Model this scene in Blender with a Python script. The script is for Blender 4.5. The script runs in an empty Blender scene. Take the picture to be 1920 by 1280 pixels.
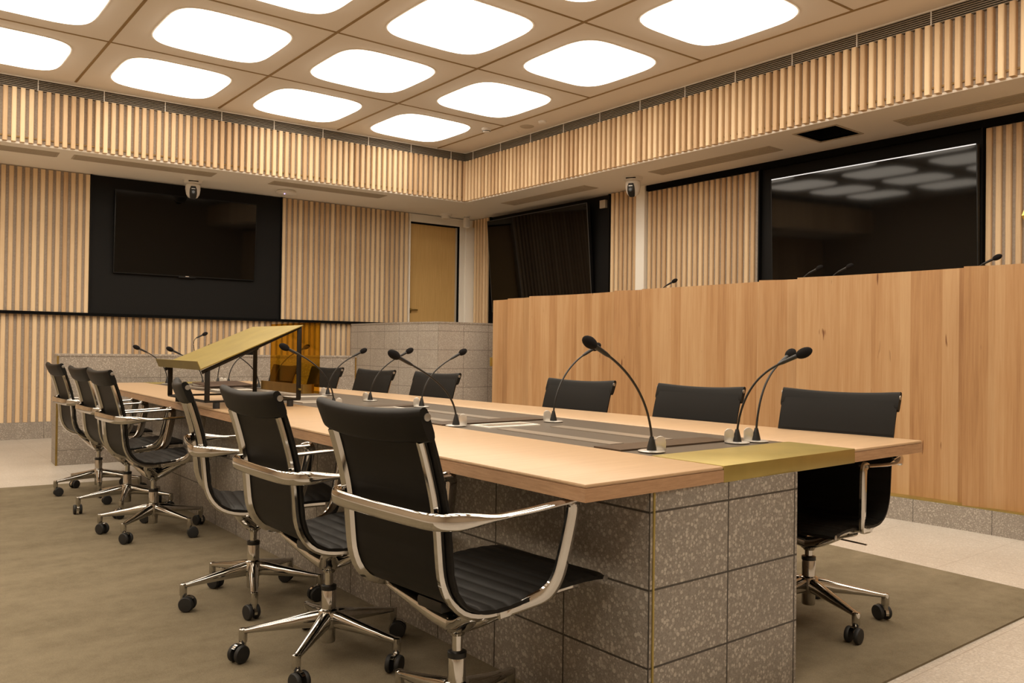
import bpy, bmesh, math, random
from mathutils import Vector, Matrix
random.seed(7)
SC = bpy.context.scene
COL = SC.collection
PI = math.pi

# ------------------------------------------------------------------ materials
def new_mat(name):
    m = bpy.data.materials.new(name); m.use_nodes = True
    nt = m.node_tree; nt.nodes.clear()
    out = nt.nodes.new('ShaderNodeOutputMaterial')
    b = nt.nodes.new('ShaderNodeBsdfPrincipled')
    nt.links.new(b.outputs[0], out.inputs[0])
    return m, nt, b
def nd(nt, typ, **kw):
    n = nt.nodes.new(typ)
    for k, v in kw.items():
        if k in ('operation', 'data_type', 'blend_type', 'feature', 'noise_dimensions', 'attribute_name', 'voronoi_dimensions', 'interpolation_type'):
            setattr(n, k, v)
        else:
            n.inputs[k].default_value = v
    return n
def math_n(nt, op, a, b=None, c=None):
    n = nt.nodes.new('ShaderNodeMath'); n.operation = op
    for i, v in enumerate((a, b, c)):
        if v is None: continue
        if hasattr(v, 'is_linked') or hasattr(v, 'links'): nt.links.new(v, n.inputs[i])
        else: n.inputs[i].default_value = v
    return n.outputs[0]
def mix_c(nt, fac, a, b, blend='MIX'):
    n = nt.nodes.new('ShaderNodeMix'); n.data_type = 'RGBA'; n.blend_type = blend
    for i, v in ((0, fac), (6, a), (7, b)):
        if hasattr(v, 'links'): nt.links.new(v, n.inputs[i])
        else: n.inputs[i].default_value = v if i == 0 else (v[0], v[1], v[2], 1)
    return n.outputs[2]
def ramp(nt, fac, stops):
    n = nt.nodes.new('ShaderNodeValToRGB')
    e = n.color_ramp.elements
    while len(e) < len(stops): e.new(0.5)
    for el, (p, c) in zip(e, stops):
        el.position = p; el.color = (c[0], c[1], c[2], 1)
    nt.links.new(fac, n.inputs[0])
    return n.outputs[0]
def obj_coord(nt, scale=(1, 1, 1), loc=(0, 0, 0)):
    tc = nt.nodes.new('ShaderNodeTexCoord'); mp = nt.nodes.new('ShaderNodeMapping')
    mp.inputs['Scale'].default_value = scale; mp.inputs['Location'].default_value = loc
    nt.links.new(tc.outputs['Object'], mp.inputs[0])
    return mp.outputs[0]
def noise(nt, vec, scale, detail=3, rough=0.5):
    n = nt.nodes.new('ShaderNodeTexNoise')
    n.inputs['Scale'].default_value = scale; n.inputs['Detail'].default_value = detail; n.inputs['Roughness'].default_value = rough
    if vec is not None: nt.links.new(vec, n.inputs['Vector'])
    return n.outputs['Fac']
def bump(nt, b, h, strength=0.2, dist=0.002):
    n = nt.nodes.new('ShaderNodeBump'); n.inputs['Strength'].default_value = strength; n.inputs['Distance'].default_value = dist
    nt.links.new(h, n.inputs['Height']); nt.links.new(n.outputs[0], b.inputs['Normal'])
def flat(name, col, rough=0.5, metal=0.0, spec=0.5, noise_amt=0.0, nscale=20):
    m, nt, b = new_mat(name)
    b.inputs['Roughness'].default_value = rough; b.inputs['Metallic'].default_value = metal
    b.inputs['Specular IOR Level'].default_value = spec
    if noise_amt:
        f = noise(nt, obj_coord(nt), nscale, 4)
        lo = [c * (1 - noise_amt) for c in col]; hi = [min(1, c * (1 + noise_amt)) for c in col]
        nt.links.new(ramp(nt, f, [(0.3, lo), (0.7, hi)]), b.inputs['Base Color'])
    else:
        b.inputs['Base Color'].default_value = (*col, 1)
    return m

def wood_mat(name, c_lo, c_hi, stretch, rough=0.45, tone=False, fine=1.0, spec=0.35, scale=6.0):
    """grain runs along the axis with the smallest stretch value"""
    m, nt, b = new_mat(name)
    b.inputs['Roughness'].default_value = rough; b.inputs['Specular IOR Level'].default_value = spec
    v = obj_coord(nt, stretch)
    f1 = noise(nt, v, scale, 4, 0.55); f2 = noise(nt, v, scale * 6, 3, 0.6)
    f = math_n(nt, 'ADD', math_n(nt, 'MULTIPLY', f1, 0.65), math_n(nt, 'MULTIPLY', f2, 0.35 * fine))
    if tone:
        a = nt.nodes.new('ShaderNodeAttribute'); a.attribute_name = 'tone'
        f = math_n(nt, 'ADD', math_n(nt, 'MULTIPLY', f, 0.5), math_n(nt, 'MULTIPLY', a.outputs['Fac'], 0.5))
    nt.links.new(ramp(nt, f, [(0.25, c_lo), (0.7, c_hi)]), b.inputs['Base Color'])
    return m

def plank_mat(name):
    """upright boards of varied tone, grain along z, along the bench (object y)"""
    m, nt, b = new_mat(name)
    b.inputs['Roughness'].default_value = 0.42; b.inputs['Specular IOR Level'].default_value = 0.3
    tc = nt.nodes.new('ShaderNodeTexCoord'); sx = nt.nodes.new('ShaderNodeSeparateXYZ')
    nt.links.new(tc.outputs['Object'], sx.inputs[0])
    wob = noise(nt, obj_coord(nt, (0.2, 1.6, 0.0)), 3.0, 2)
    yy = math_n(nt, 'ADD', math_n(nt, 'MULTIPLY', sx.outputs['Y'], 10.5), math_n(nt, 'MULTIPLY', wob, 1.4))
    fl = math_n(nt, 'FLOOR', yy)
    wn = nt.nodes.new('ShaderNodeTexWhiteNoise'); wn.noise_dimensions = '1D'; nt.links.new(fl, wn.inputs['W'])
    off = nt.nodes.new('ShaderNodeCombineXYZ'); nt.links.new(math_n(nt, 'MULTIPLY', wn.outputs['Value'], 40.0), off.inputs[2])
    add = nt.nodes.new('ShaderNodeVectorMath'); add.operation = 'ADD'
    nt.links.new(tc.outputs['Object'], add.inputs[0]); nt.links.new(off.outputs[0], add.inputs[1])
    mp = nt.nodes.new('ShaderNodeMapping'); mp.inputs['Scale'].default_value = (9, 9, 0.55); nt.links.new(add.outputs[0], mp.inputs[0])
    g1 = noise(nt, mp.outputs[0], 2.2, 5, 0.6)
    mp2 = nt.nodes.new('ShaderNodeMapping'); mp2.inputs['Scale'].default_value = (40, 40, 0.9); nt.links.new(add.outputs[0], mp2.inputs[0])
    g2 = noise(nt, mp2.outputs[0], 3.0, 3, 0.6)
    f = math_n(nt, 'ADD', math_n(nt, 'MULTIPLY', g1, 0.5), math_n(nt, 'ADD', math_n(nt, 'MULTIPLY', g2, 0.28), math_n(nt, 'MULTIPLY', wn.outputs['Value'], 0.22)))
    c = ramp(nt, f, [(0.26, (0.310, 0.158, 0.068)), (0.44, (0.425, 0.240, 0.110)), (0.60, (0.490, 0.305, 0.155)), (0.80, (0.560, 0.370, 0.200))])
    # dark gum flecks
    mp3 = nt.nodes.new('ShaderNodeMapping'); mp3.inputs['Scale'].default_value = (7, 7, 1.0); nt.links.new(add.outputs[0], mp3.inputs[0])
    k = noise(nt, mp3.outputs[0], 4.0, 2, 0.4)
    kk = ramp(nt, k, [(0.74, (0, 0, 0)), (0.78, (1, 1, 1))])
    c = mix_c(nt, kk, c, (0.16, 0.065, 0.025))
    nt.links.new(c, b.inputs['Base Color'])
    return m

def terrazzo(name, matrix, chipA, chipB, scale, joint=None, jw=0.0035, rough=0.4, jcol=(0.06, 0.05, 0.04), spec=0.4, jmix=0.85, swap=False):
    """stone chips in a binder; joint=(u pitch, u offset, z pitch, z offset)"""
    m, nt, b = new_mat(name)
    b.inputs['Roughness'].default_value = rough; b.inputs['Specular IOR Level'].default_value = spec
    v = obj_coord(nt)
    vo = nt.nodes.new('ShaderNodeTexVoronoi'); vo.feature = 'F1'; vo.inputs['Scale'].default_value = scale
    nt.links.new(v, vo.inputs['Vector'])
    sep = nt.nodes.new('ShaderNodeSeparateColor'); nt.links.new(vo.outputs['Color'], sep.inputs[0])
    thr = math_n(nt, 'MULTIPLY_ADD', sep.outputs[0], 0.36, 0.24)
    chip = math_n(nt, 'SMOOTH_MIN', math_n(nt, 'MAXIMUM', math_n(nt, 'MULTIPLY', math_n(nt, 'SUBTRACT', thr, vo.outputs['Distance']), 14.0), 0.0), 1.0, 0.05)
    cc = mix_c(nt, sep.outputs[1], chipA, chipB)
    vo2 = nt.nodes.new('ShaderNodeTexVoronoi'); vo2.feature = 'F1'; vo2.inputs['Scale'].default_value = scale * 2.7
    nt.links.new(v, vo2.inputs['Vector'])
    s2 = nt.nodes.new('ShaderNodeSeparateColor'); nt.links.new(vo2.outputs['Color'], s2.inputs[0])
    big = noise(nt, v, 2.2, 4)
    mcol = mix_c(nt, math_n(nt, 'MULTIPLY', s2.outputs[0], 0.55), matrix, [min(1, x * 1.75) for x in matrix])
    c = mix_c(nt, chip, mcol, cc)
    c = mix_c(nt, 0.35, c, ramp(nt, big, [(0.3, (0.62, 0.6, 0.57)), (0.7, (1, 1, 1))]), 'MULTIPLY')
    if joint:
        tc = nt.nodes.new('ShaderNodeTexCoord'); sx = nt.nodes.new('ShaderNodeSeparateXYZ'); nt.links.new(tc.outputs['Object'], sx.inputs[0])
        sn = nt.nodes.new('ShaderNodeSeparateXYZ'); nt.links.new(tc.outputs['Normal'], sn.inputs[0])
        ax = math_n(nt, 'GREATER_THAN', math_n(nt, 'ABSOLUTE', sn.outputs['X']), 0.7)
        up, uo, vp, vof = joint
        if swap:   # floor: x and y
            u, w = sx.outputs['X'], sx.outputs['Y']
        else:
            u = math_n(nt, 'ADD', math_n(nt, 'MULTIPLY', sx.outputs['Y'], ax), math_n(nt, 'MULTIPLY', sx.outputs['X'], math_n(nt, 'SUBTRACT', 1.0, ax)))
            w = sx.outputs['Z']
        def line(c_, pitch, offs):
            q = math_n(nt, 'FRACT', math_n(nt, 'DIVIDE', math_n(nt, 'ADD', c_, 100 * pitch - offs), pitch))
            d = math_n(nt, 'ABSOLUTE', math_n(nt, 'SUBTRACT', q, 0.5))
            return math_n(nt, 'GREATER_THAN', d, 0.5 - jw / pitch / 2)
        j = math_n(nt, 'MAXIMUM', line(u, up, uo), line(w, vp, vof))
        c = mix_c(nt, math_n(nt, 'MULTIPLY', j, jmix), c, jcol)
    nt.links.new(c, b.inputs['Base Color'])
    return m

def emit(name, col, strength):
    m, nt, b = new_mat(name)
    b.inputs['Base Color'].default_value = (0.9, 0.88, 0.82, 1)
    b.inputs['Emission Color'].default_value = (*col, 1); b.inputs['Emission Strength'].default_value = strength
    return m

M = {}
M['slat'] = wood_mat('ash_slat', (0.560, 0.375, 0.210), (0.800, 0.610, 0.385), (14, 14, 0.8), 0.5, tone=True)
M['felt'] = flat('grey_felt', (0.400, 0.345, 0.290), 0.95, 0, 0.1, 0.12, 60)
M['table'] = wood_mat('oak_veneer', (0.420, 0.276, 0.158), (0.520, 0.358, 0.215), (1.0, 22, 8), 0.36, spec=0.45, scale=4.0)
M['edge'] = wood_mat('oak_edge', (0.300, 0.168, 0.090), (0.490, 0.305, 0.175), (3, 3, 40), 0.42, scale=5.0)
M['planks'] = plank_mat('bench_boards')
M['door_wood'] = wood_mat('door_veneer', (0.540, 0.335, 0.115), (0.680, 0.450, 0.185), (16, 16, 0.5), 0.4)
M['stone'] = terrazzo('grey_terrazzo', (0.215, 0.195, 0.172), (0.490, 0.452, 0.405), (0.340, 0.310, 0.275), 88, (0.345, 0.0, 0.2125, 0.0), 0.006, jmix=0.95, jcol=(0.03, 0.025, 0.02))
M['stone_light'] = terrazzo('grey_terrazzo_wall', (0.250, 0.218, 0.185), (0.500, 0.450, 0.390), (0.360, 0.315, 0.270), 95, (0.86, 0.0, 0.2125, 0.132), 0.005, jmix=0.6)
M['stone_podium'] = terrazzo('grey_terrazzo_podium', (0.310, 0.275, 0.238), (0.560, 0.510, 0.450), (0.420, 0.375, 0.325), 95, (0.345, 0.0, 0.2125, 0.0), 0.006, jmix=0.6)
M['stone_base'] = terrazzo('grey_terrazzo_base', (0.250, 0.218, 0.185), (0.520, 0.465, 0.400), (0.360, 0.315, 0.270), 95, (0.47, 0.28, 0.40, 0.30), 0.005, jmix=0.7)
M['floor'] = terrazzo('floor_terrazzo', (0.430, 0.392, 0.345), (0.640, 0.600, 0.545), (0.490, 0.450, 0.402), 80, (0.62, 0.18, 0.62, 0.1), 0.004, 0.3, (0.25, 0.2, 0.15), swap=True, jmix=0.55)
def carpet_mat():
    m, nt, b = new_mat('olive_carpet')
    b.inputs['Roughness'].default_value = 0.97; b.inputs['Specular IOR Level'].default_value = 0.05
    v = obj_coord(nt)
    f = noise(nt, v, 320, 2, 0.7); g = noise(nt, obj_coord(nt, (1.2, 3.5, 1)), 1.4, 3); s = noise(nt, v, 14, 4, 0.65)
    t = math_n(nt, 'ADD', math_n(nt, 'MULTIPLY', f, 0.4), math_n(nt, 'ADD', math_n(nt, 'MULTIPLY', g, 0.35), math_n(nt, 'MULTIPLY', s, 0.25)))
    nt.links.new(ramp(nt, t, [(0.3, (0.122, 0.098, 0.062)), (0.7, (0.262, 0.218, 0.150))]), b.inputs['Base Color'])
    bump(nt, b, f, 0.5, 0.003)
    return m
M['carpet'] = carpet_mat()
M['ceiling'] = flat('ceiling_paint', (0.80, 0.745, 0.670), 0.8, 0, 0.2)
M['soffit'] = flat('soffit_paint', (0.91, 0.875, 0.80), 0.75, 0, 0.2)
M['wall_plain'] = flat('plain_wall', (0.52, 0.42, 0.31), 0.8, 0, 0.2)
M['white_paint'] = flat('white_paint', (0.90, 0.87, 0.80), 0.5)
M['bronze_line'] = flat('bronze_line', (0.300, 0.195, 0.075), 0.5, 0.3)
M['grille'] = flat('dark_grille', (0.30, 0.26, 0.21), 0.6, 0.2)
M['grille_back'] = flat('grille_void', (0.085, 0.070, 0.055), 0.9)
M['vent'] = flat('vent_grey', (0.50, 0.44, 0.35), 0.8)
M['black'] = flat('matte_black', (0.006, 0.0056, 0.0053), 0.6, 0, 0.18)
M['black_gap'] = flat('black_gap', (0.004, 0.004, 0.004), 0.9, 0, 0.1)
M['screen'] = flat('screen_glass', (0.002, 0.002, 0.002), 0.045, 0, 0.30)
M['bezel'] = flat('screen_bezel', (0.008, 0.008, 0.008), 0.4, 0, 0.25)
M['bezel_grey'] = flat('screen_bezel_grey', (0.10, 0.10, 0.10), 0.35, 0.5)
M['chrome'] = flat('polished_aluminium', (0.54, 0.525, 0.50), 0.07, 1.0)
M['steel'] = flat('brushed_steel', (0.62, 0.60, 0.56), 0.28, 1.0)
def leather():
    m, nt, b = new_mat('black_leather')
    b.inputs['Base Color'].default_value = (0.0075, 0.0066, 0.0055, 1); b.inputs['Roughness'].default_value = 0.52; b.inputs['Specular IOR Level'].default_value = 0.17
    f = noise(nt, obj_coord(nt), 420, 2, 0.5); bump(nt, b, f, 0.12, 0.0006)
    return m
M['leather'] = leather()
M['plastic'] = flat('black_plastic', (0.010, 0.010, 0.010), 0.4)
M['rubber'] = flat('black_rubber', (0.012, 0.012, 0.012), 0.6)
M['foam'] = flat('black_foam', (0.008, 0.007, 0.007), 0.95, 0, 0.2)
M['mic_metal'] = flat('black_mic_metal', (0.014, 0.013, 0.012), 0.38, 0.2)
M['silver'] = flat('satin_silver', (0.80, 0.78, 0.74), 0.3, 0.8)
M['bolt_steel'] = flat('bolt_steel', (0.40, 0.39, 0.37), 0.32, 0.9)
M['brass'] = flat('brushed_brass', (0.400, 0.315, 0.100), 0.42, 0.8, 0.5, 0.08, 9)
M['brass_plate'] = flat('aged_brass', (0.345, 0.262, 0.070), 0.42, 0.8, 0.5, 0.10, 7)
M['brass_bright'] = flat('gold_plate', (0.80, 0.60, 0.16), 0.25, 1.0)
M['brass_dull'] = flat('dull_brass', (0.330, 0.225, 0.065), 0.38, 0.85, 0.5, 0.15, 12)
M['tray'] = flat('tray_bronze', (0.100, 0.078, 0.056), 0.42, 0.35, 0.5)
M['tray_lid'] = flat('tray_lid', (0.075, 0.050, 0.032), 0.35, 0.3)
M['tray_strip'] = flat('tray_strip', (0.330, 0.285, 0.235), 0.3, 0.3)
M['white_plate'] = flat('white_plate', (0.80, 0.76, 0.68), 0.45)
M['frame_black'] = flat('blackened_steel', (0.016, 0.013, 0.010), 0.45, 0.4)
M['camera_white'] = flat('white_plastic', (0.80, 0.77, 0.72), 0.35)
M['leather_brown'] = flat('brown_leather', (0.060, 0.032, 0.018), 0.45)
M['led'] = emit('led_violet', (0.35, 0.25, 1.0), 6.0)
M['reflection_glow'] = emit('reflection_glow', (0.90, 0.95, 1.0), 0.9)  # weak emission imitating a bright line mirrored in the screen glass
M['lamp'] = emit('ceiling_lamp', (1.0, 0.89, 0.74), 7.0)
def amber():
    m = bpy.data.materials.new('amber_acrylic'); m.use_nodes = True
    nt = m.node_tree; nt.nodes.clear()
    out = nt.nodes.new('ShaderNodeOutputMaterial'); mx = nt.nodes.new('ShaderNodeMixShader')
    tr = nt.nodes.new('ShaderNodeBsdfTransparent'); gl = nt.nodes.new('ShaderNodeBsdfGlossy')
    tr.inputs['Color'].default_value = (0.74, 0.56, 0.16, 1)
    gl.inputs['Color'].default_value = (0.9, 0.6, 0.2, 1); gl.inputs['Roughness'].default_value = 0.06
    mx.inputs[0].default_value = 0.10
    nt.links.new(tr.outputs[0], mx.inputs[1]); nt.links.new(gl.outputs[0], mx.inputs[2]); nt.links.new(mx.outputs[0], out.inputs[0])
    return m
M['amber'] = amber()

# ------------------------------------------------------------------ mesh builder
class MB:
    def __init__(s): s.v = []; s.f = []; s.tone = []
    def add(s, vs, fs, tone=None):
        n = len(s.v); s.v += [tuple(v) for v in vs]; s.f += [tuple(i + n for i in f) for f in fs]
        s.tone += [0.5 if tone is None else tone] * len(vs); return s
    def box(s, x0, x1, y0, y1, z0, z1, tone=None):
        vs = [(x, y, z) for z in (z0, z1) for x, y in ((x0, y0), (x1, y0), (x1, y1), (x0, y1))]
        return s.add(vs, [(3, 2, 1, 0), (4, 5, 6, 7), (0, 1, 5, 4), (1, 2, 6, 5), (2, 3, 7, 6), (3, 0, 4, 7)], tone)
    def obox(s, c, ax, ay, az, hx, hy, hz, tone=None):
        c = Vector(c); ax = Vector(ax).normalized(); ay = Vector(ay).normalized(); az = Vector(az).normalized()
        vs = [c + ax * (hx * i) + ay * (hy * j) + az * (hz * k) for k in (-1, 1) for i, j in ((-1, -1), (1, -1), (1, 1), (-1, 1))]
        return s.add(vs, [(3, 2, 1, 0), (4, 5, 6, 7), (0, 1, 5, 4), (1, 2, 6, 5), (2, 3, 7, 6), (3, 0, 4, 7)], tone)
    def prism(s, poly, z0, z1, tone=None):
        n = len(poly); vs = [(x, y, z0) for x, y in poly] + [(x, y, z1) for x, y in poly]
        fs = [tuple(range(n - 1, -1, -1)), tuple(range(n, 2 * n))] + [(i, (i + 1) % n, n + (i + 1) % n, n + i) for i in range(n)]
        return s.add(vs, fs, tone)
    def lathe(s, prof, n=24, c=(0, 0, 0), axis='z'):
        """prof: list of (r, h) from bottom to top"""
        vs = []
        for r, h in prof:
            for k in range(n):
                a = 2 * PI * k / n
                p = (r * math.cos(a), r * math.sin(a), h)
                if axis == 'y': p = (p[0], p[2], p[1])
                if axis == 'x': p = (p[2], p[0], p[1])
                vs.append((p[0] + c[0], p[1] + c[1], p[2] + c[2]))
        m = len(prof); fs = []
        for i in range(m - 1):
            for k in range(n):
                k2 = (k + 1) % n; fs.append((i * n + k, i * n + k2, (i + 1) * n + k2, (i + 1) * n + k))
        fs.append(tuple(range(n - 1, -1, -1))); fs.append(tuple((m - 1) * n + k for k in range(n)))
        if axis == 'y': fs = [tuple(reversed(f)) for f in fs]
        return s.add(vs, fs)
    def sweep(s, path, dims, up=(0, 0, 1), n=10, power=2.0, closed=False, cap=True):
        """path points, dims list of (half width along side, half height along up')"""
        P = [Vector(p) for p in path]; m = len(P); vs = []
        up = Vector(up)
        for i, p in enumerate(P):
            if closed: t = (P[(i + 1) % m] - P[i - 1]).normalized()
            else: t = (P[min(i + 1, m - 1)] - P[max(i - 1, 0)]).normalized()
            sd = t.cross(up)
            if sd.length < 1e-4: sd = t.cross(Vector((1, 0, 0)))
            sd.normalize(); uu = sd.cross(t).normalized()
            a, b = dims[i] if isinstance(dims, list) else dims
            for k in range(n):
                an = 2 * PI * (k + 0.5) / n; c_, s_ = math.cos(an), math.sin(an)
                e = 2.0 / power
                vs.append(p + sd * (a * math.copysign(abs(c_) ** e, c_)) + uu * (b * math.copysign(abs(s_) ** e, s_)))
        fs = []
        for i in range(m if closed else m - 1):
            j = (i + 1) % m
            for k in range(n):
                k2 = (k + 1) % n; fs.append((i * n + k, i * n + k2, j * n + k2, j * n + k))
        if not closed and cap: fs += [tuple(range(n - 1, -1, -1)), tuple((m - 1) * n + k for k in range(n))]
        return s.add(vs, fs)
    def ball(s, c, r, ax=(1, 0, 0), n=14, m=9, sc=(1, 1, 1)):
        ax = Vector(ax).normalized(); up = Vector((0, 0, 1)) if abs(ax.z) < 0.95 else Vector((0, 1, 0))
        ay = up.cross(ax).normalized(); az = ax.cross(ay)
        vs = []; c = Vector(c)
        for i in range(m + 1):
            th = PI * i / m
            for k in range(n):
                ph = 2 * PI * k / n
                vs.append(c + ax * (math.cos(th) * r * sc[0]) + ay * (math.sin(th) * math.cos(ph) * r * sc[1]) + az * (math.sin(th) * math.sin(ph) * r * sc[2]))
        fs = [(i * n + k, i * n + (k + 1) % n, (i + 1) * n + (k + 1) % n, (i + 1) * n + k) for i in range(m) for k in range(n)]
        return s.add(vs, fs)
    def mesh(s, name, smooth=True, angle=38, bevel=0):
        me = bpy.data.meshes.new(name)
        me.from_pydata(s.v, [], s.f)
        at = me.attributes.new('tone', 'FLOAT', 'POINT'); at.data.foreach_set('value', s.tone)
        bm = bmesh.new(); bm.from_mesh(me)
        bmesh.ops.remove_doubles(bm, verts=bm.verts, dist=1e-6)
        bmesh.ops.recalc_face_normals(bm, faces=bm.faces)
        if bevel:
            es = [e for e in bm.edges if len(e.link_faces) == 2 and e.calc_face_angle(0) > math.radians(35)]
            bmesh.ops.bevel(bm, geom=es, offset=bevel, segments=2, affect='EDGES', profile=0.5, clamp_overlap=True)
        bm.to_mesh(me); bm.free()
        if smooth:
            me.shade_smooth(); me.set_sharp_from_angle(angle=math.radians(angle))
        return me

def catmull(P, n=8):
    P = [Vector(p) for p in P]; out = []
    for i in range(len(P) - 1):
        a = P[max(i - 1, 0)]; b = P[i]; c = P[i + 1]; d = P[min(i + 2, len(P) - 1)]
        for k in range(n):
            s = k / n
            out.append(0.5 * ((2 * b) + (c - a) * s + (2 * a - 5 * b + 4 * c - d) * s * s + (3 * b - a - 3 * c + d) * s ** 3))
    out.append(P[-1]); return out

def link(name, me, mat, parent=None, loc=(0, 0, 0), rot=None):
    if mat is not None and not me.materials: me.materials.append(M[mat])
    o = bpy.data.objects.new(name, me); COL.objects.link(o)
    o.parent = parent; o.location = loc
    if rot: o.rotation_euler = rot
    return o
def part(name, mb, mat, parent=None, smooth=True, bevel=0, angle=38, **kw):
    return link(name, mb.mesh(name, smooth, angle, bevel), mat, parent, **kw)
def tag(o, label, cat, group=None, kind=None):
    o['label'] = label; o['category'] = cat
    if group: o['group'] = group
    if kind: o['kind'] = kind
    return o
def thing(name, label, cat, loc=(0, 0, 0), rz=0, group=None):
    o = bpy.data.objects.new(name, None); COL.objects.link(o); o.empty_display_size = 0.1
    o.location = loc; o.rotation_euler = (0, 0, rz)
    return tag(o, label, cat, group)
def struct(name, mb, mat, label, cat, bevel=0, smooth=True):
    o = part(name, mb, mat, None, smooth, bevel)
    return tag(o, label, cat, kind='structure')

# ------------------------------------------------------------------ camera
HC = 1.078
cam_d = bpy.data.cameras.new('camera'); cam = bpy.data.objects.new('camera', cam_d); COL.objects.link(cam)
cam_d.sensor_width = 36.0; cam_d.sensor_fit = 'HORIZONTAL'; cam_d.lens = 36.0 * 1555.0 / 1920.0; cam_d.clip_start = 0.05
yaw, pit, rol = 0.90101, 0.0095, 0.0132
fw = Vector((math.cos(pit) * math.cos(yaw), math.cos(pit) * math.sin(yaw), math.sin(pit)))
rt = Vector((math.sin(yaw), -math.cos(yaw), 0)); upv = rt.cross(fw)
r2 = rt * math.cos(rol) + upv * math.sin(rol); u2 = -rt * math.sin(rol) + upv * math.cos(rol)
R3 = Matrix((r2, u2, -fw)).transposed()
cam.matrix_world = Matrix.Translation((0, 0, HC)) @ R3.to_4x4()
SC.camera = cam

# ------------------------------------------------------------------ room geometry helpers
ZC, ZS = 3.713, 3.05
XR = 7.44                                   # right wall
def yb(x): return 10.40 + (7.4 - x) * 0.05   # back wall line
def yf(x): return 9.185 + (6.43 - x) * 0.055 # back fascia line
XF = 6.44                                    # right fascia
bx = Vector((1, -0.05, 0)).normalized(); bn = Vector((-0.05, -1, 0)).normalized()  # along the back wall, out into the room
fx = Vector((1, -0.055, 0)).normalized(); fn = Vector((-0.055, -1, 0)).normalized()
X0, Y0 = -3.6, -3.4                         # unseen sides of the room

# floor, carpet
struct('floor', MB().box(X0, XR + 0.3, Y0, 11.3, -0.1, 0.0), 'floor', 'pale terrazzo tiled floor', 'floor')
cp = part('carpet', MB().prism([(-1.6, 1.37), (4.22, 1.37), (4.30, 2.49), (4.42, 6.80), (-1.6, 7.36)], 0.0002, 0.008), 'carpet')
tag(cp, 'large olive brown carpet laid on the terrazzo floor under the long table', 'carpet')

# walls
mb = MB(); mb.prism([(X0, yb(X0)), (XR, yb(XR)), (XR, yb(XR) + 0.2), (X0, yb(X0) + 0.2)], 0, ZC)
struct('wall_back', mb, 'felt', 'grey felt wall behind the timber slats at the far end', 'wall')
struct('wall_right', MB().box(XR, XR + 0.2, Y0, 10.4, 0, ZC), 'felt', 'grey felt wall behind the bench', 'wall')
struct('wall_left', MB().box(X0 - 0.2, X0, Y0, 11.2, 0, ZC), 'wall_plain', 'plain side wall outside the view', 'wall')
struct('wall_front', MB().box(X0, XR + 0.2, Y0 - 0.2, Y0, 0, ZC), 'wall_plain', 'plain wall behind the viewer', 'wall')
struct('ceiling', MB().box(X0, XR + 0.2, Y0, 11.2, ZC, ZC + 0.12), 'ceiling', 'tan panelled ceiling with bronze joints', 'ceiling')

# slat panel builder: slats stand out from plane through P along direction d, out along n
def slats(mb, P, d, n, L, z0, z1, pitch=0.0763, w=0.0445, depth=0.028, first=0.02, ch=0.006):
    P = Vector((P[0], P[1], 0)); d = Vector(d); n = Vector(n); u = first; prev = 0.5
    while u + w / 2 < L + 0.001:
        c = P + d * u; t = random.random(); h = w / 2
        sec = [(-h, 0), (h, 0), (h, depth - ch), (h - ch, depth), (-h + ch, depth), (-h, depth - ch)]
        vs = [c + d * a + n * b + Vector((0, 0, z)) for z in (z0, z1) for a, b in sec]
        fs = [tuple(range(5, -1, -1)), tuple(range(6, 12))] + [(i, (i + 1) % 6, 6 + (i + 1) % 6, 6 + i) for i in range(6)]
        mb.add(vs, fs, t); u += pitch
    return mb
def board(P, d, n, L, z0, z1, t):
    P = Vector((P[0], P[1], (z0 + z1) / 2)); d = Vector(d); n = Vector(n)
    return MB().obox(P + d * (L / 2) + n * (t / 2), d, n, (0, 0, 1), L / 2, t / 2, (z1 - z0) / 2)
def Bk(x, off=0.0):  # a point on the back wall
    return Vector((x, yb(x), 0)) + bn * off
LB = lambda xa, xb: (Bk(xb) - Bk(xa)).length

# --- back wall cladding
tn = [0]
def trim(mb, mat, label, cat='trim', **kw):
    tn[0] += 1
    return struct('trim_%d' % tn[0], mb, mat, label, cat, **kw)
UP0, UP1 = 1.437, ZS
UO = 0.05                                     # upper panels stand off a little further
trim(board(Bk(-3.5), bx, bn, LB(-3.5, 2.118), UP0, UP1, UO), 'felt', 'grey backing behind the upper slats left of the black screen panel')
trim(slats(MB(), Bk(-3.5, UO), bx, bn, LB(-3.5, 2.118), UP0, UP1 - 0.012, first=0.03), 'slat', 'vertical timber slats on the far wall left of the black screen panel', 'slat panel')
trim(board(Bk(4.400), bx, bn, LB(4.400, 6.285), UP0, UP1, UO), 'felt', 'grey backing behind the upper slats between screen panel and door')
trim(slats(MB(), Bk(4.400, UO), bx, bn, LB(4.400, 6.285), UP0, UP1 - 0.012, first=0.026), 'slat', 'vertical timber slats on the far wall between the screen panel and the door', 'slat panel')
trim(slats(MB(), Bk(-3.5), bx, bn, LB(-3.5, 6.285), 0.19, UP0 - 0.035, first=0.055), 'slat', 'lower band of vertical timber slats along the far wall', 'slat panel')
trim(board(Bk(-3.5), bx, bn, LB(-3.5, 6.29), UP0 - 0.033, UP0 - 0.002, 0.088), 'black_gap', 'black shadow rail between upper and lower slats of the far wall', 'rail')
b0 = board(Bk(-3.5), bx, bn, LB(-3.5, 5.0), 0.0, 0.188, 0.03)
o = struct('baseboard_back', b0, 'stone_base', 'grey terrazzo skirting along the far wall', 'skirting')

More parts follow.
